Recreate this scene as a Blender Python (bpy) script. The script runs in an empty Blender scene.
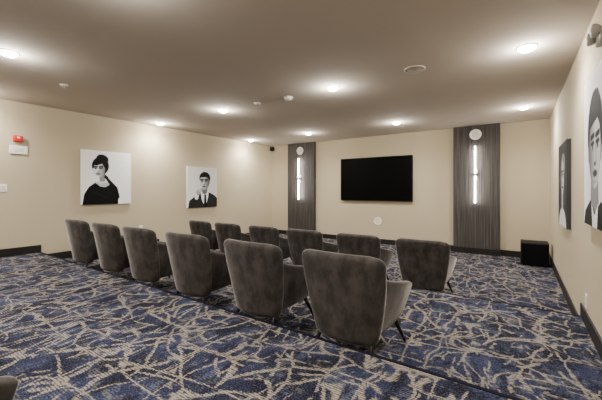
import bpy, bmesh, math, random
import numpy as np
from mathutils import Vector, Matrix
random.seed(4)
S=bpy.context.scene
COL=S.collection
# ------------------------------------------------------------ constants
CZ=1.38; LOW=0.0; MID=0.18; UP=0.345; CEIL=2.78
XL=-6.56; XR=0.49; YS=7.9; YB=-3.2
E1=1.90; E2=4.0
# ------------------------------------------------------------ helpers
def link(o):
    COL.objects.link(o); return o
def mesh_obj(name,verts,faces,mat=None,smooth=False):
    me=bpy.data.meshes.new(name); me.from_pydata([tuple(v) for v in verts],[],faces); me.update()
    o=bpy.data.objects.new(name,me); link(o)
    if mat: me.materials.append(mat)
    if smooth:
        for p in me.polygons: p.use_smooth=True
    return o
def from_bm(name,bm,mat=None,smooth=False):
    bmesh.ops.recalc_face_normals(bm,faces=bm.faces)
    me=bpy.data.meshes.new(name); bm.to_mesh(me); bm.free()
    o=bpy.data.objects.new(name,me); link(o)
    if mat: me.materials.append(mat)
    if smooth:
        for p in me.polygons: p.use_smooth=True
    return o
def box_bm(bm,x0,x1,y0,y1,z0,z1,bev=0):
    r=bmesh.ops.create_cube(bm,size=1)
    vs=r['verts']
    for v in vs:
        v.co=Vector(((x0+x1)/2+v.co.x*(x1-x0),(y0+y1)/2+v.co.y*(y1-y0),(z0+z1)/2+v.co.z*(z1-z0)))
    if bev:
        es=list({e for v in vs for e in v.link_edges})
        bmesh.ops.bevel(bm,geom=es,offset=bev,segments=2,affect='EDGES',profile=0.5)
def box(name,x0,x1,y0,y1,z0,z1,mat,bev=0):
    bm=bmesh.new(); box_bm(bm,x0,x1,y0,y1,z0,z1,bev)
    return from_bm(name,bm,mat)
def rbox(name,h,r,mat,warp=None,n=4,m=8):
    """rounded box with dense grid, warped"""
    def axis(H):
        a=[-H+r*(1-math.cos(i/n*math.pi/2)) for i in range(n)]
        mid=[-(H-r)+2*(H-r)*i/m for i in range(m+1)]
        return a+mid+[-x for x in reversed(a)]
    ax=[axis(h[0]),axis(h[1]),axis(h[2])]
    vid={}; verts=[]
    def V(i,j,k):
        key=(i,j,k)
        if key in vid: return vid[key]
        p=Vector((ax[0][i],ax[1][j],ax[2][k]))
        q=Vector([max(-(h[t]-r),min(h[t]-r,p[t])) for t in range(3)])
        d=p-q
        if d.length>1e-9: p=q+d*(r/d.length)
        if warp: p=Vector(warp(p.x,p.y,p.z))
        vid[key]=len(verts); verts.append(p); return vid[key]
    N=len(ax[0])-1; faces=[]
    for i in range(N):
        for j in range(N):
            faces.append((V(i,j,0),V(i,j+1,0),V(i+1,j+1,0),V(i+1,j,0)))
            faces.append((V(i,j,N),V(i+1,j,N),V(i+1,j+1,N),V(i,j+1,N)))
            faces.append((V(i,0,j),V(i+1,0,j),V(i+1,0,j+1),V(i,0,j+1)))
            faces.append((V(i,N,j),V(i,N,j+1),V(i+1,N,j+1),V(i+1,N,j)))
            faces.append((V(0,i,j),V(0,i,j+1),V(0,i+1,j+1),V(0,i+1,j)))
            faces.append((V(N,i,j),V(N,i+1,j),V(N,i+1,j+1),V(N,i,j+1)))
    return mesh_obj(name,verts,faces,mat,True)
def lathe(name,prof,mat,seg=32,axis='Z'):
    """profile list of (r,h)"""
    verts=[];faces=[]
    for r,h in prof:
        for s in range(seg):
            a=2*math.pi*s/seg
            if axis=='Z': verts.append((r*math.cos(a),r*math.sin(a),h))
            else: verts.append((r*math.cos(a),h,r*math.sin(a)))
    for i in range(len(prof)-1):
        for s in range(seg):
            a=i*seg+s;b=i*seg+(s+1)%seg
            faces.append((a,b,b+seg,a+seg))
    faces.append(tuple(range(seg))); faces.append(tuple((len(prof)-1)*seg+s for s in range(seg)))
    bm=bmesh.new(); me=bpy.data.meshes.new('t'); me.from_pydata(verts,[],faces); bm.from_mesh(me)
    bmesh.ops.remove_doubles(bm,verts=bm.verts,dist=1e-6)
    o=from_bm(name,bm,mat,True)
    return o
def taper(name,p0,r0,p1,r1,mat,seg=16):
    p0=Vector(p0);p1=Vector(p1); d=(p1-p0).normalized()
    q=Vector((0,0,1)).rotation_difference(d)
    verts=[];faces=[]
    for p,r in ((p0,r0),(p0.lerp(p1,.5),(r0+r1)/2),(p1,r1)):
        for s in range(seg):
            a=2*math.pi*s/seg; verts.append(p+q@Vector((r*math.cos(a),r*math.sin(a),0)))
    for i in range(2):
        for s in range(seg):
            a=i*seg+s;b=i*seg+(s+1)%seg; faces.append((a,b,b+seg,a+seg))
    faces.append(tuple(reversed(range(seg)))); faces.append(tuple(2*seg+s for s in range(seg)))
    o=mesh_obj(name,verts,faces,mat,True)
    return o
def empty(name,loc=(0,0,0),rz=0):
    e=bpy.data.objects.new(name,None); e.empty_display_size=.1; e.location=loc; e.rotation_euler=(0,0,rz); link(e); return e
def par(parts,root):
    for p in parts: p.parent=root
def tag(o,label,cat,group=None):
    o['label']=label; o['category']=cat
    if group: o['group']=group
def struct(o): o['kind']='structure'; return o
def copy_thing(root,loc,rz=None):
    new=root.copy(); COL.objects.link(new); new.location=loc
    if rz is not None: new.rotation_euler=(0,0,rz)
    def rec(src,dst):
        for c in src.children:
            cc=c.copy(); COL.objects.link(cc); cc.parent=dst; rec(c,cc)
    rec(root,new)
    return new
# ------------------------------------------------------------ materials
def lin(c):
    return tuple(((x/255)/12.92 if x/255<=.04045 else ((x/255+.055)/1.055)**2.4) for x in c)+(1,)
class NT:
    def __init__(s,name):
        s.m=bpy.data.materials.new(name); s.m.use_nodes=True; s.t=s.m.node_tree; s.b=s.t.nodes['Principled BSDF']
    def n(s,typ,**kw):
        nd=s.t.nodes.new(typ)
        for k,v in kw.items(): setattr(nd,k,v)
        return nd
    def l(s,a,b): s.t.links.new(a,b)
    def math(s,op,a,b=None,c=None,clamp=False):
        nd=s.t.nodes.new('ShaderNodeMath'); nd.operation=op; nd.use_clamp=clamp
        for i,v in enumerate((a,b,c)):
            if v is None: continue
            if isinstance(v,(int,float)): nd.inputs[i].default_value=v
            else: s.l(v,nd.inputs[i])
        return nd.outputs[0]
    def mix(s,f,a,b,mode='MIX'):
        nd=s.t.nodes.new('ShaderNodeMix'); nd.data_type='RGBA'; nd.blend_type=mode
        for i,v in ((0,f),(6,a),(7,b)):
            if isinstance(v,(int,float,tuple)): nd.inputs[i].default_value=v
            else: s.l(v,nd.inputs[i])
        return nd.outputs[2]
    def ramp(s,f,lo,hi):
        nd=s.t.nodes.new('ShaderNodeMapRange'); nd.interpolation_type='SMOOTHSTEP'
        s.l(f,nd.inputs[0]); nd.inputs[1].default_value=lo; nd.inputs[2].default_value=hi
        return nd.outputs[0]
    def noise(s,vec,scale,detail=2,rough=.5):
        nd=s.n('ShaderNodeTexNoise'); nd.inputs['Scale'].default_value=scale; nd.inputs['Detail'].default_value=detail; nd.inputs['Roughness'].default_value=rough
        s.l(vec,nd.inputs['Vector']); return nd
    def mapping(s,vec,scale=(1,1,1),rot=(0,0,0),loc=(0,0,0)):
        nd=s.n('ShaderNodeMapping'); nd.inputs['Scale'].default_value=scale; nd.inputs['Rotation'].default_value=rot; nd.inputs['Location'].default_value=loc
        s.l(vec,nd.inputs['Vector']); return nd.outputs[0]
    def bump(s,h,st,dist=.01):
        nd=s.n('ShaderNodeBump'); nd.inputs['Strength'].default_value=st; nd.inputs['Distance'].default_value=dist
        s.l(h,nd.inputs['Height']); s.l(nd.outputs[0],s.b.inputs['Normal'])
def simple(name,col,rough=.5,metal=0,var=.06,scale=30,bump=0,spec=None):
    k=NT(name); g=k.n('ShaderNodeTexCoord').outputs['Object']
    c=lin(col); nz=k.noise(g,scale,3)
    d=tuple(x*(1-var) for x in c[:3])+(1,); e=tuple(min(1,x*(1+var)) for x in c[:3])+(1,)
    k.l(k.mix(nz.outputs[0],d,e),k.b.inputs['Base Color'])
    k.b.inputs['Roughness'].default_value=rough; k.b.inputs['Metallic'].default_value=metal
    if spec is not None: k.b.inputs['Specular IOR Level'].default_value=spec
    if bump: k.bump(nz.outputs[0],bump,.003)
    return k.m
def emis(name,col,st):
    k=NT(name); k.b.inputs['Base Color'].default_value=(1,1,1,1)
    k.b.inputs['Emission Color'].default_value=lin(col); k.b.inputs['Emission Strength'].default_value=st
    return k.m
M_wall=simple('wall_paint',(178,165,139),.8,0,.025,3,0,.2)
M_ceil=simple('ceiling_paint',(180,170,157),.95,0,.03,2,0,.1)
M_base=simple('baseboard_vinyl',(26,23,22),.5,0,.1,8,0,.3)
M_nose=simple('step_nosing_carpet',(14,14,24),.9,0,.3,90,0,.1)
M_white=simple('white_plastic',(225,222,214),.45)
M_off=simple('white_grille',(205,200,190),.6,0,.1,200)
M_black=simple('black_plastic',(8,8,9),.5,0,.05,30,0,.2)
M_blackmat=simple('black_cabinet_finish',(10,10,11),.6,0,.15,60,0,.2)
M_screen=simple('tv_glass',(1,1,1),.5,0,.02,5,0,.05)
M_red=simple('red_plastic',(190,16,12),.4)
M_clear=simple('strobe_lens',(235,235,235),.15)
M_metal=simple('brushed_metal',(150,148,142),.3,.8)
M_grey=simple('grey_plastic',(165,160,152),.5)
M_leg=simple('dark_wood_leg',(14,11,10),.4,0,.2,40,0,.3)
M_canvas=simple('canvas_edge',(222,220,216),.8)
M_canvasdark=simple('canvas_edge_dark',(40,38,38),.8)
M_lens=emis('downlight_lens',(255,248,235),200)
M_bar=emis('sconce_diffuser',(255,252,246),120)
def velvet():
    k=NT('charcoal_velvet'); tc=k.n('ShaderNodeTexCoord').outputs['Object']
    a=k.noise(k.mapping(tc,(1.5,1,.9),(0,.5,0)),8,5,.65).outputs[0]; b=k.noise(tc,260,2).outputs[0]
    c=k.mix(k.ramp(a,.32,.72),lin((36,33,31)),lin((70,65,61)))  # lighter mottled patches paint velvet sheen into the base colour
    c=k.mix(k.math('MULTIPLY',b,.3),c,lin((78,73,69)))
    k.l(c,k.b.inputs['Base Color']); k.b.inputs['Roughness'].default_value=.85
    k.b.inputs['Specular IOR Level'].default_value=.15
    k.b.inputs['Sheen Weight'].default_value=.9; k.b.inputs['Sheen Roughness'].default_value=.28
    k.b.inputs['Sheen Tint'].default_value=lin((190,182,176))
    k.bump(b,.25,.002); return k.m
M_velvet=velvet()
def panel():
    k=NT('grey_wood_laminate'); tc=k.n('ShaderNodeTexCoord').outputs['Object']
    a=k.noise(k.mapping(tc,(90,90,.9)),1,5,.65).outputs[0]; b=k.noise(k.mapping(tc,(30,30,.25)),1,3,.6).outputs[0]
    c=k.mix(k.ramp(a,.38,.64),lin((36,33,31)),lin((82,77,73)))
    c=k.mix(k.math('MULTIPLY',k.ramp(b,.42,.6),.25),c,lin((40,37,35)))
    k.l(c,k.b.inputs['Base Color']); k.b.inputs['Roughness'].default_value=.6; k.b.inputs['Specular IOR Level'].default_value=.25
    k.bump(a,.1,.002); return k.m
M_panel=panel()
def carpet():
    k=NT('patterned_carpet'); tc=k.n('ShaderNodeTexCoord').outputs['Object']
    def warp(nz,amt):
        sub=k.n('ShaderNodeVectorMath',operation='SUBTRACT'); k.l(nz.outputs['Color'],sub.inputs[0]); sub.inputs[1].default_value=(.5,.5,.5)
        sc=k.n('ShaderNodeVectorMath',operation='SCALE'); k.l(sub.outputs[0],sc.inputs[0]); sc.inputs[3].default_value=amt
        return sc.outputs[0]
    def add(a,b):
        ad=k.n('ShaderNodeVectorMath',operation='ADD'); k.l(a,ad.inputs[0]); k.l(b,ad.inputs[1]); return ad.outputs[0]
    v=add(tc,warp(k.noise(tc,60,1,.5),.026))
    def iso(scale,rot,st,wd,off,lev=.5):
        nz=k.n('ShaderNodeTexNoise',noise_dimensions='2D'); nz.inputs['Scale'].default_value=scale; nz.inputs['Detail'].default_value=.4; nz.inputs['Roughness'].default_value=.4
        k.l(k.mapping(v,st,(0,0,rot),off),nz.inputs['Vector'])
        d=k.math('ABSOLUTE',k.math('SUBTRACT',nz.outputs[0],lev))
        return k.math('SUBTRACT',1,k.ramp(d,wd*.45,wd))
    w2=add(v,warp(k.noise(tc,2.6,1,.5),.26))
    def cracks(scale,rot,st,wd,off):
        vo=k.n('ShaderNodeTexVoronoi',feature='DISTANCE_TO_EDGE',voronoi_dimensions='2D'); vo.inputs['Scale'].default_value=scale
        k.l(k.mapping(w2,st,(0,0,rot),off),vo.inputs['Vector'])
        return k.math('SUBTRACT',1,k.ramp(vo.outputs['Distance'],wd*.45,wd))
    def mask(loc,sc,lo,hi): return k.ramp(k.noise(k.mapping(tc,loc=loc),sc,2).outputs[0],lo,hi)
    P=[(iso(2.9,.6,(1,.4,1),.019,(0,0,0)),mask((0,0,0),7,.40,.47)),
       (iso(3.1,-.8,(.4,1,1),.019,(13,7,0)),mask((9,3,0),7,.40,.47)),
       (cracks(3.6,.4,(1,.45,1),.042,(7,4,0)),mask((24,3,0),7,.40,.48)),
       (cracks(4.0,-.6,(.45,1,1),.042,(1,9,0)),mask((4,33,0),7,.42,.50)),
       (cracks(4.6,1.1,(1,.45,1),.040,(11,19,0)),mask((14,13,0),6,.47,.54)),
       (cracks(6.2,-1.2,(1,.5,1),.045,(21,9,0)),mask((34,3,0),5,.52,.58))]
    lines=None
    for a,m in P:
        x=k.math('MULTIPLY',a,m); lines=x if lines is None else k.math('MAXIMUM',lines,x)
    rows=k.n('ShaderNodeTexWave',wave_type='BANDS',bands_direction='Y'); rows.inputs['Scale'].default_value=20; rows.inputs['Distortion'].default_value=3; rows.inputs['Detail'].default_value=2; rows.inputs['Detail Scale'].default_value=3
    k.l(tc,rows.inputs['Vector'])
    speck=k.noise(tc,110,2,.7).outputs[0]
    tuft=k.noise(k.mapping(tc,(.5,1.6,1)),45,2,.6).outputs[0]
    hatch=k.ramp(k.math('ADD',k.math('MULTIPLY',tuft,.75),k.math('MULTIPLY',rows.outputs[0],.25)),.38,.54)
    lines=k.math('MULTIPLY',lines,k.math('ADD',k.math('MULTIPLY',hatch,.8),.2))
    bg=k.mix(k.ramp(k.noise(tc,2.6,4,.6).outputs[0],.40,.60),lin((24,25,40)),lin((40,44,66)))
    blot=k.ramp(k.noise(k.mapping(tc,(1,.5,1),(0,0,.5),(2,2,0)),9,5,.75).outputs[0],.51,.60)
    bg=k.mix(k.math('MULTIPLY',k.math('MULTIPLY',blot,hatch),.7),bg,lin((80,84,98)))
    blot2=k.ramp(k.noise(k.mapping(tc,(.5,1,1),(0,0,.4),(22,2,0)),9,5,.75).outputs[0],.55,.61)
    bg=k.mix(k.math('MULTIPLY',k.math('MULTIPLY',blot2,hatch),.5),bg,lin((104,98,90)))
    dk=k.ramp(k.noise(k.mapping(tc,(1,.45,1),(0,0,-.6),(6,2,0)),9,3,.6).outputs[0],.52,.59)
    bg=k.mix(k.math('MULTIPLY',dk,.75),bg,lin((15,15,24)))
    c=k.mix(k.math('MULTIPLY',lines,.88),bg,lin((142,132,117)))
    c=k.mix(k.math('MULTIPLY',k.ramp(speck,.5,.68),.26),c,lin((120,117,120)))
    c=k.mix(k.math('MULTIPLY',k.ramp(speck,.48,.32),.6),c,lin((12,12,20)))
    k.l(c,k.b.inputs['Base Color']); k.b.inputs['Roughness'].default_value=1
    k.b.inputs['Specular IOR Level'].default_value=.05
    k.bump(speck,.4,.006); return k.m
M_carpet=carpet()
# ------------------------------------------------------------ room
prof=[(YB,UP),(E1,UP),(E1,MID),(E2,MID),(E2,LOW),(YS,LOW),(YS,-.2),(YB,-.2)]
n=len(prof)
fl=mesh_obj('floor',[(XL,y,z) for y,z in prof]+[(XR,y,z) for y,z in prof],[(i,(i+1)%n,(i+1)%n+n,i+n) for i in range(n)]+[tuple(range(n)),tuple(reversed(range(n,2*n)))],M_carpet)
bm=bmesh.new(); bm.from_mesh(fl.data); bmesh.ops.recalc_face_normals(bm,faces=bm.faces); bm.to_mesh(fl.data); bm.free()
struct(fl)
T=.12
struct(box('ceiling',XL-T,XR+T,YB-T,YS+T,CEIL,CEIL+T,M_ceil))
struct(box('wall_left',XL-T,XL,YB-T,YS+T,-.2,CEIL,M_wall))
struct(box('wall_right',XR,XR+T,YB-T,YS+T,-.2,CEIL,M_wall))
struct(box('wall_screen',XL,XR,YS,YS+T,-.2,CEIL,M_wall))
struct(box('wall_rear',XL,XR,YB-T,YB,-.2,CEIL,M_wall))
BH=.125; BT=.014
for nm,x0,x1 in (('baseboard_left',XL,XL+BT),('baseboard_right',XR-BT,XR)):
    bm=bmesh.new()
    box_bm(bm,x0,x1,YB,E1+.01,UP,UP+BH); box_bm(bm,x0,x1,E1+.01,E2+.01,MID,MID+BH); box_bm(bm,x0,x1,E2+.01,YS,LOW,LOW+BH)
    struct(from_bm(nm,bm,M_base))
PL=(-5.86,-4.90); PR=(-1.225,-.335); PD=.09
bm=bmesh.new()
for a,b in ((XL+BT,PL[0]),(PL[1],PR[0]),(PR[1],XR-BT)): box_bm(bm,a,b,YS-BT,YS,0,BH)
struct(from_bm('baseboard_screen',bm,M_base))
# step nosings
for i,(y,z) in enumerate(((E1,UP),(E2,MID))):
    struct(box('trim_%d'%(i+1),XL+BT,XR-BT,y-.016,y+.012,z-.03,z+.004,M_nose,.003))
# wood wall panels (pilasters)
for a,b in (PL,PR):
    o=box('wall_panel',a,b,YS-PD,YS,0,CEIL,M_panel,.003)
    bm=bmesh.new(); bm.from_mesh(o.data); box_bm(bm,a-.002,b+.002,YS-PD-.012,YS,0,BH); bm.to_mesh(o.data); bm.free()
    o.data.materials.append(M_base)
    for p in o.data.polygons:
        if p.center.z<=BH+.001 and all(o.data.vertices[v].co.z<=BH+.001 for v in p.vertices) : p.material_index=1
    tag(o,'grey-brown wood-grain laminate panel running floor to ceiling on wall','wall panel','wood wall panels')
# ------------------------------------------------------------ chairs
def build_chair():
    root=empty('lounge_chair')
    H=.315; Z0=.135
    def fz(v): return .72+.28*math.sin(v**.9*math.pi/2)
    def wb(x,y,z):
        v=min(1,max(0,(z+H)/(2*H))); f=fz(v)
        e=abs(x)/.325
        zz=Z0+H+z - .030*max(0,(e-.65)/.35)**2*max(0,v-.5)*2 + .010*(1-e*e)*v
        return (x*f, -.235+y*(1-.12*v)-.11*v**1.2+.075*abs(e)**2.1*(1+.2*v), zz)
    back=rbox('backrest',(.325,.048,H),.042,M_velvet,wb,4,12)
    arms=[]
    for s in (-1,1):
        def wa(x,y,z,s=s):
            v=min(1,max(0,(z+.2)/.4)); t=min(1,max(0,(y+.29)/.58))
            top=.635-.155*t**.65-.02*max(0,(t-.75)/.25)**2; bot=.165+.035*t
            zz=bot+(top-bot)*v
            vb=min(1,max(0,(zz-Z0)/(2*H)))
            outer=.325*fz(vb)-.008
            xr=outer-.034; xf=.222+.074*v**.8
            w=min(1,t*1.6); xc=xr*(1-w)+xf*w
            yr=-.235-.11*vb**1.2+.075*(1+.2*vb)-.008; yf=.30+.055*v
            yy=yr+t*(yf-yr)
            bow=.018*math.sin(math.pi*t)*v
            return (s*(xc+bow)+x*(.72+.24*v),yy,zz)
        arms.append(rbox('armrest',(.034,.29,.2),.031,M_velvet,wa,4,12))
    base=rbox('seat_base',(.225,.275,.06),.03,M_velvet,lambda x,y,z:(x,y+.03,z+.235),3,4)
    cush=rbox('seat_cushion',(.212,.255,.07),.045,M_velvet,lambda x,y,z:(x,y+.05+.02*(1-(x/.215)**2),z+.355+.02*(1-(x/.215)**2)*(1 if z>0 else 0)),4,6)
    legs=[]
    for sx in (-1,1):
        legs.append(taper('leg',(sx*.205,.24,.20),.021,(sx*.275,.305,0),.010,M_leg))
        legs.append(taper('leg',(sx*.19,-.18,.20),.021,(sx*.235,-.255,0),.010,M_leg))
    par([back,base,cush]+arms+legs,root)
    return root
ch=build_chair()
rowA=[-1.03,-1.88,-2.78,-3.67,-4.48,-5.36]; rowB=[-1.01,-1.87,-2.77,-3.60,-4.49,-5.28]
lab='charcoal velvet lounge chair, dark legs, '
first=True
for X,Y,Z,g,l in [(x,2.25,MID,'back row of lounge chairs','on raised middle tier') for x in rowA]+[(x,4.36,LOW,'front row of lounge chairs','on lowest tier') for x in rowB]+[(-1.575,-.03,UP,'rear row of lounge chairs','on highest tier')]:
    rz=random.uniform(-.03,.03)
    if first: o=ch; o.location=(X,Y,Z); o.rotation_euler=(0,0,rz); first=False
    else: o=copy_thing(ch,(X,Y,Z),rz)
    tag(o,lab+l,'chair',g)
# ------------------------------------------------------------ television
tv=empty('television',(-3.09,YS,1.385+.28))
b=box('tv_frame',-.965,.965,-.075,-.03,-.565,.565,M_black,.006)
s=box('tv_screen',-.95,.95,-.077,-.07,-.55,.552,M_screen,.001)
mnt=box('wall_mount',-.3,.3,-.03,0,-.2,.2,M_black,.003)
par([b,s,mnt],tv); tag(tv,'large flat black television, switched off, mounted on beige wall','television')
# ------------------------------------------------------------ sconces & speakers
def sconce(x):
    r=empty('wall_sconce',(x,YS-PD,CZ+.33))
    bp=box('backplate',-.04,.04,-.016,0.001,-.12,.12,M_metal,.004)
    df=rbox('diffuser',(.011,.011,.61),.0105,M_bar,lambda x,y,z:(x,y-.085,z),3,4)
    brs=[box('bracket',-.030,.030,-.100,-.014,-.03,.03,M_metal,.004)]
    c1=box('end_cap',-.015,.015,-.101,-.069,.605,.625,M_metal,.004)
    c2=box('end_cap',-.015,.015,-.101,-.069,-.625,-.605,M_metal,.004)
    par([bp,df,c1,c2]+brs,r); tag(r,'tall slim glowing linear wall light on wood panel','wall light','linear wall lights')
sconce(-5.40); sconce(-.785)
def wall_speaker(x,z,y,R,l):
    r=empty('round_speaker',(x,y+.002,z))
    a=lathe('speaker_rim',[(R*.88,0),(R,0),(R,-.012),(R*.93,-.018),(R*.88,-.012)],M_white,40,'Y')
    g=lathe('speaker_grille',[(R*.9,0),(R*.9,-.010),(R*.5,-.013),(0.001,-.014)],M_off,40,'Y')
    par([a,g],r); tag(r,l,'speaker','round wall speakers')
wall_speaker(-5.40,CZ+1.17,YS-PD,.115,'round white speaker above wall light on wood panel')
wall_speaker(-.785,CZ+1.20,YS-PD,.115,'round white speaker above wall light on wood panel')
wall_speaker(-3.02,CZ-.80,YS,.105,'round white speaker low on beige wall below television')
# subwoofer
sub=empty('subwoofer',(.225,7.32,0))
b=rbox('cabinet',(.21,.21,.2),.012,M_blackmat,lambda x,y,z:(x,y,z+.222),3,2)
g=box('front_grille',-.19,.19,-.225,-.208,.045,.40,simple('speaker_cloth',(6,6,7),.9,0,.4,300,0,.1),.005)
ft=[lathe('foot',[(.001,0),(.02,0),(.022,.024),(.001,.024)],M_black,16) for _ in range(4)]
for f,(sx,sy) in zip(ft,((-1,-1),(1,-1),(1,1),(-1,1))): f.location=(sx*.16,sy*.16,0)
par([b,g]+ft,sub); tag(sub,'black cube subwoofer standing on carpet in the corner','speaker')
# ------------------------------------------------------------ ceiling fixtures
def downlight():
    r=empty('recessed_light')
    ring=lathe('trim_ring',[(.062,0),(.088,0),(.086,-.006),(.064,-.010),(.060,-.004)],M_white,36)
    lens=lathe('lens',[(.001,-.002),(.074,-.002),(.071,-.018),(.050,-.036),(.001,-.046)],M_lens,36)
    L=bpy.data.lights.new('downlight_beam','SPOT'); L.energy=190; L.spot_size=math.radians(160); L.spot_blend=.9; L.shadow_soft_size=.05; L.color=(1,.975,.93)
    lo=bpy.data.objects.new('downlight_beam',L); link(lo); lo.location=(0,0,-.05)
    P=bpy.data.lights.new('ceiling_halo_fill','POINT'); P.energy=18; P.shadow_soft_size=.04; P.color=(1,.97,.92)  # unseen extra point light, added to brighten the ceiling around each fitting
    po=bpy.data.objects.new('ceiling_halo_fill',P); link(po); po.location=(0,0,-.12)
    par([ring,lens,lo,po],r); return r
dl=downlight(); first=True
for y in (-1.9,.98,3.82,6.55):
    for x in (-6.2,-4.28,-2.1,.06):
        if first: o=dl; o.location=(x,y,CEIL); first=False
        else: o=copy_thing(dl,(x,y,CEIL))
        tag(o,'round recessed ceiling downlight, lit, with white trim','ceiling light','recessed ceiling lights')
sm=empty('smoke_detector',(-2.87,3.84,CEIL))
a=lathe('detector_base',[(.001,0),(.07,0),(.07,-.012),(.001,-.012)],M_white,32)
b=lathe('detector_head',[(.001,-.01),(.06,-.012),(.055,-.035),(.03,-.045),(.001,-.046)],M_white,32)
par([a,b],sm); tag(sm,'round white smoke detector on taupe ceiling','smoke detector')
def sprinkler(x,y,R=.05):
    r=empty('fire_sprinkler',(x,y,CEIL))
    a=lathe('escutcheon',[(.001,0),(R,0),(R*.9,-.008),(.001,-.012)],M_white,24)
    b=lathe('sprinkler_head',[(.001,-.01),(.010,-.01),(.010,-.03),(.006,-.035),(.025,-.038),(.025,-.041),(.001,-.042)],M_metal,20)
    par([a,b],r); tag(r,'small white ceiling fire sprinkler','sprinkler','ceiling sprinklers')
sprinkler(-3.48,3.82,.06); sprinkler(-5.0,1.7)
cs=empty('ceiling_speaker',(-1.0,3.78,CEIL))
a=lathe('speaker_rim',[(.10,0),(.118,0),(.118,-.006),(.108,-.012),(.10,-.006)],M_off,40)
b=lathe('speaker_grille',[(.001,-.002),(.104,-.002),(.10,-.009),(.001,-.010)],simple('ceiling_grille',(150,142,128),.7,0,.2,300),40)
par([a,b],cs); tag(cs,'flat round speaker grille recessed in ceiling','speaker')
# ------------------------------------------------------------ art
def art(fn,W,H,name,label,loc,rz,edge,gray_tint=(1,1,1)):
    NX,NY=150,170
    xs=(np.arange(NX)+.5)/NX; ys=(np.arange(NY)+.5)/NY
    X,Y=np.meshgrid(xs,ys)   # Y=0 top
    img=fn(X,Y*H/W,H/W)
    gx=np.linspace(-W/2,W/2,NX+1); gz=np.linspace(H/2,-H/2,NY+1)
    VX,VZ=np.meshgrid(gx,gz)
    verts=np.stack([VX.ravel(),np.full(VX.size,-.0385),VZ.ravel()],1)
    idx=np.arange((NX+1)*(NY+1)).reshape(NY+1,NX+1)
    f=np.stack([idx[1:,:-1].ravel(),idx[1:,1:].ravel(),idx[:-1,1:].ravel(),idx[:-1,:-1].ravel()],1)
    me=bpy.data.meshes.new('printed_portrait'); me.from_pydata(verts.tolist(),[],f.tolist())
    at=me.color_attributes.new('print','FLOAT_COLOR','CORNER')
    g=np.repeat(img.ravel(),4)
    arr=np.ones((g.size,4),dtype=np.float32)
    for c in range(3): arr[:,c]=np.clip(g,0,1)**2.8*.85*gray_tint[c]
    at.data.foreach_set('color',arr.ravel())
    me.materials.append(M_print)
    p=bpy.data.objects.new('printed_portrait',me); link(p)
    r=empty(name,loc,rz)
    c=box('canvas_frame',-W/2,W/2,-.038,0.001,-H/2,H/2,edge,.003)
    par([c,p],r); tag(r,label,'picture','portrait canvases')
k=NT('portrait_print'); a=k.n('ShaderNodeAttribute'); a.attribute_name='print'
nz=k.noise(k.n('ShaderNodeTexCoord').outputs['Object'],400,1).outputs[0]
k.l(k.mix(.06,a.outputs['Color'],nz,'OVERLAY'),k.b.inputs['Base Color']); k.b.inputs['Roughness'].default_value=.7; k.b.inputs['Specular IOR Level'].default_value=.15
M_print=k.m
def sm_(d,w=.008): return 1/(1+np.exp(np.clip(d/w*2.5,-40,40)))
def ell(X,Y,cx,cy,rx,ry,rot=0,w=.008):
    c,s_=math.cos(rot),math.sin(rot); x=(X-cx)*c+(Y-cy)*s_; y=-(X-cx)*s_+(Y-cy)*c
    q=np.sqrt((x/rx)**2+(y/ry)**2); return sm_((q-1)*min(rx,ry),w)
def poly(X,Y,pts):
    ins=np.zeros(X.shape,bool); n=len(pts)
    for i in range(n):
        x0,y0=pts[i]; x1,y1=pts[(i+1)%n]
        if y0==y1: continue
        c=((y0>Y)!=(y1>Y))&(X<(x1-x0)*(Y-y0)/(y1-y0)+x0); ins^=c
    return ins.astype(float)
def seg(X,Y,x0,y0,x1,y1,r0,r1=None,w=.006):
    r1=r0 if r1 is None else r1
    dx,dy=x1-x0,y1-y0; t=np.clip(((X-x0)*dx+(Y-y0)*dy)/(dx*dx+dy*dy),0,1)
    d=np.hypot(X-x0-t*dx,Y-y0-t*dy)-(r0+(r1-r0)*t); return sm_(d,w)
def comp(img,m,v): return img*(1-m)+v*m
def face(img,X,Y,cx,cy,s,skin=.86,lip=.3,turn=0.15):
    img=comp(img,ell(X,Y,cx,cy,.112*s,.150*s,-.05),skin-.36*np.clip((X-cx)/(.11*s)*np.sign(turn)+.15,0,1))
    for d in (-1,1):
        ex=cx+d*.047*s-turn*.05*s; ey=cy-.012*s
        img=comp(img,ell(X,Y,ex,ey-.004*s,.034*s,.022*s)*.45,.45)
        img=comp(img,seg(X,Y,ex-.030*s,ey-.034*s,ex+.030*s,ey-.040*s,.010*s),.08)
        img=comp(img,ell(X,Y,ex,ey,.024*s,.011*s),.9)
        img=comp(img,ell(X,Y,ex,ey,.012*s,.012*s),.04)
        img=comp(img,seg(X,Y,ex-.026*s,ey-.009*s,ex+.028*s,ey-.011*s,.006*s),.06)
    nx=cx-turn*.06*s
    img=comp(img,seg(X,Y,nx+.014*s,cy-.01*s,nx+.020*s,cy+.045*s,.007*s)*.6,.45)
    img=comp(img,ell(X,Y,nx,cy+.058*s,.022*s,.008*s)*.8,.3)
    img=comp(img,ell(X,Y,nx,cy+.094*s,.038*s,.013*s),lip)
    img=comp(img,ell(X,Y,nx,cy+.125*s,.03*s,.006*s)*.4,.5)
    return img
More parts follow.
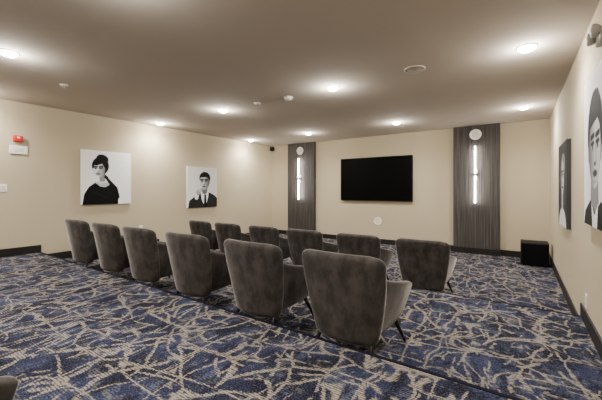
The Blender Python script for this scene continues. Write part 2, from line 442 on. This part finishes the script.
def woman(X,Y,A):
    img=np.full(X.shape,.97)
    cx,cy=.34,.37
    img=comp(img,ell(X,Y,cx+.02,cy-.05,.165,.19,.1),.07)
    img=comp(img,ell(X,Y,cx+.06,cy-.20,.12,.09,.3),.07)
    img=comp(img,seg(X,Y,cx+.03,cy+.08,cx+.06,cy+.26,.05,.055),.60)
    img=comp(img,ell(X,Y,cx+.06,cy+.36,.20,.09),.78)
    img=comp(img,poly(X,Y,[(.02,A),(.05,.92),(.14,.76),(.26,.68),(.36,.76),(.46,.77),(.56,.70),(.66,.78),(.72,.95),(.72,A)]),.05)
    img=face(img,X,Y,cx-.01,cy+.02,1.10,.92,.22,.25)
    img=comp(img,poly(X,Y,[(cx-.135,cy+.02),(cx-.14,cy-.10),(cx-.06,cy-.18),(cx+.10,cy-.15),(cx+.16,cy+.04),(cx+.125,cy+.08),(cx+.10,cy-.02),(cx+.05,cy-.10),(cx-.03,cy-.06),(cx-.10,cy-.055),(cx-.115,cy+.0)]),.06)
    img=comp(img,seg(X,Y,.70,.98,.66,.80,.05,.045),.06)
    img=comp(img,seg(X,Y,.66,.80,.50,.60,.045,.028),.07)
    img=comp(img,ell(X,Y,.475,.565,.05,.03,.7),.08)
    img=comp(img,seg(X,Y,.50,.56,.44,.50,.012,.010),.08)
    for i in range(9): img=comp(img,ell(X,Y,.29+.024*i,.66+.018*math.sin(i/8*math.pi),.011,.011),.97)
    img=comp(img,seg(X,Y,.20,.86,.52,1.02,.006)*.5,.4)
    return img
def man(X,Y,A):
    img=np.full(X.shape,.92)-.08*X
    cx,cy=.56,.40
    img=comp(img,poly(X,Y,[(0.02,A),(.06,.92),(.28,.78),(.48,.68),(.68,.68),(.90,.78),(1,.86),(1,A)]),.22)
    img=comp(img,poly(X,Y,[(.42,.68),(.70,.66),(.68,.84),(.58,A),(.46,.90)]),.95)
    img=comp(img,poly(X,Y,[(.55,.76),(.61,.76),(.63,A),(.53,A)]),.08)
    img=comp(img,seg(X,Y,cx,cy+.08,cx,cy+.26,.085,.09),.5)
    img=comp(img,ell(X,Y,cx+.01,cy-.10,.185,.17),.05)
    img=comp(img,ell(X,Y,cx+.155,cy+.02,.022,.045),.5)
    img=face(img,X,Y,cx,cy+.01,1.42,.82,.3,.25)
    img=comp(img,poly(X,Y,[(cx-.165,cy-.04),(cx-.16,cy-.19),(cx+.0,cy-.27),(cx+.17,cy-.20),(cx+.18,cy+.0),(cx+.14,cy-.09),(cx+.05,cy-.13),(cx-.06,cy-.11),(cx-.13,cy-.12)]),.05)
    img=comp(img,seg(X,Y,.20,A,.30,.82,.075,.055),.2)
    img=comp(img,seg(X,Y,.29,.84,.31,.78,.06,.055),.95)
    img=comp(img,ell(X,Y,.35,.70,.07,.085,.4),.70)
    for i in range(4): img=comp(img,seg(X,Y,.35+.025*i,.68-.01*i,.42+.02*i,.60+.012*i,.015),.80-.08*(i%2))
    return img
def lady2(X,Y,A):
    img=np.full(X.shape,.16)+.1*Y
    cx,cy=.5,.45
    img=comp(img,ell(X,Y,cx,cy-.02,.26,.30),.35)
    img=comp(img,ell(X,Y,cx+.1,cy-.16,.2,.15),.6)
    img=comp(img,seg(X,Y,cx,cy+.1,cx,cy+.35,.08,.1),.7)
    img=comp(img,ell(X,Y,cx,A+.02,.42,.26),.88)
    img=face(img,X,Y,cx,cy,1.5,.9,.2,-.2)
    return img
def closeup(X,Y,A):
    img=np.full(X.shape,.95)
    cx,cy=.46,.60
    img=comp(img,ell(X,Y,cx+.01,cy-.12,.29,.33),.05)
    img=comp(img,seg(X,Y,cx,cy+.2,cx,A,.14,.18),.6)
    img=comp(img,poly(X,Y,[(0,A),(.05,1.1),(.3,1.0),(.5,1.10),(.7,1.0),(.95,1.1),(1,A)]),.10)
    img=comp(img,poly(X,Y,[(.34,1.02),(.46,1.12),(.60,1.02),(.56,A),(.38,A)]),.95)
    img=comp(img,ell(X,Y,cx-.235,cy+.03,.03,.07),.6); img=comp(img,ell(X,Y,cx+.235,cy+.03,.03,.07),.6)
    img=face(img,X,Y,cx,cy,2.05,.84,.25,-.2)
    img=comp(img,poly(X,Y,[(cx-.235,cy-.04),(cx-.26,cy-.25),(cx-.1,cy-.42),(cx+.14,cy-.44),(cx+.27,cy-.26),(cx+.24,cy-.03),(cx+.205,cy-.15),(cx+.12,cy-.22),(cx-.08,cy-.19),(cx-.18,cy-.17)]),.05)
    return img
art(woman,.89,1.01,'portrait_canvas','black-and-white portrait canvas of a woman in a dark dress, hair up',(XL,2.93,CZ+.235),math.radians(90),M_canvas)
art(man,.90,1.0,'portrait_canvas','black-and-white portrait canvas of a man in suit and tie',(XL,5.16,CZ+.07),math.radians(90),M_canvas)
art(lady2,.95,1.05,'portrait_canvas','dark black-and-white portrait canvas of a woman with light hair',(XR,5.25,CZ+.07),math.radians(-90),M_canvasdark)
art(closeup,.95,1.15,'portrait_canvas','black-and-white close-up portrait canvas with white edges',(XR,3.1,CZ+.30),math.radians(-90),M_canvas)
# ------------------------------------------------------------ small wall items
al=empty('fire_alarm_strobe',(XL-.002,1.61,CZ+.80),math.radians(90))
a=rbox('alarm_body',(.062,.026,.052),.018,M_red,lambda x,y,z:(x,y-.024,z+.01),3,3)
b=box('strobe_lens',-.018,.018,-.056,-.046,.015,.04,M_clear,.004)
par([a,b],al); tag(al,'red fire alarm strobe on beige wall','fire alarm')
a2=empty('wall_notice_plate',(XL-.002,1.62,CZ+.635),math.radians(90))
a=box('plate_body',-.11,.11,-.02,0,-.065,.065,M_white,.006); b=box('plate_window',-.07,.07,-.023,-.018,-.03,.03,M_off,.002)
par([a,b],a2); tag(a2,'white plastic wall unit just beneath red fire alarm','wall unit')
def plate(name,x,y,z,rz,label,cat,w=.055,toggles=1,outlet=False):
    r=empty(name,(x,y,z),rz)
    parts=[box('cover_plate',-w,w,-.007,0.001,-.06,.06,M_white,.003)]
    if outlet:
        for zz in (-.025,.025): parts.append(box('socket',-.018,.018,-.010,-.006,zz-.016,zz+.016,M_off,.003))
    else:
        for i in range(toggles):
            xx=(i-(toggles-1)/2)*.045; parts.append(box('rocker',xx-.015,xx+.015,-.012,-.006,-.033,.033,M_off,.002))
    par(parts,r); tag(r,label,cat)
plate('light_switch',XL,1.42,CZ+.03,math.radians(90),'white double rocker light switch on beige wall','light switch',.065,2)
plate('power_outlet',XL,3.6,CZ-.80,math.radians(90),'white power outlet low on beige wall','power outlet',.037,1,True)
plate('power_outlet',XR,3.75,CZ-.98,math.radians(-90),'white power outlet low on beige wall beneath canvas','power outlet',.037,1,True)
el=empty('emergency_light',(XR+.003,2.98,CZ+1.06),math.radians(-90))
a=rbox('light_housing',(.12,.025,.04),.020,M_grey,lambda x,y,z:(x,y-.025,z),3,3)
hs=[]
for s_ in (-1,1):
    h=lathe('lamp_head',[(.001,0),(.024,0),(.040,-.02),(.046,-.04),(.040,-.052),(.001,-.058)],M_grey,28,'Y'); h.location=(s_*.08,-.04,.02); hs.append(h)
par([a]+hs,el); tag(el,'grey twin-head emergency light mounted high on beige wall','emergency light')
cn=empty('corner_speaker',(XL+.08,YS,CEIL-.10))
a=box('mount',-.02,.02,-.05,0.001,-.02,.02,M_black,.003); b=rbox('speaker_body',(.05,.045,.06),.012,M_black,lambda x,y,z:(x,y-.09,z),3,3)
par([a,b],cn); tag(cn,'small black surround speaker high in the room corner','speaker')
# ------------------------------------------------------------ world + camera
w=bpy.data.worlds.new('World'); S.world=w; w.use_nodes=True
w.node_tree.nodes['Background'].inputs[0].default_value=(.02,.02,.02,1)
cd=bpy.data.cameras.new('camera'); co=bpy.data.objects.new('camera',cd); link(co)
co.location=(0,0,CZ); co.rotation_euler=(math.radians(90),0,math.radians(34.5))
cd.sensor_width=36; cd.lens=318/602*36; cd.shift_y=-10/602; cd.clip_start=.02
S.camera=co
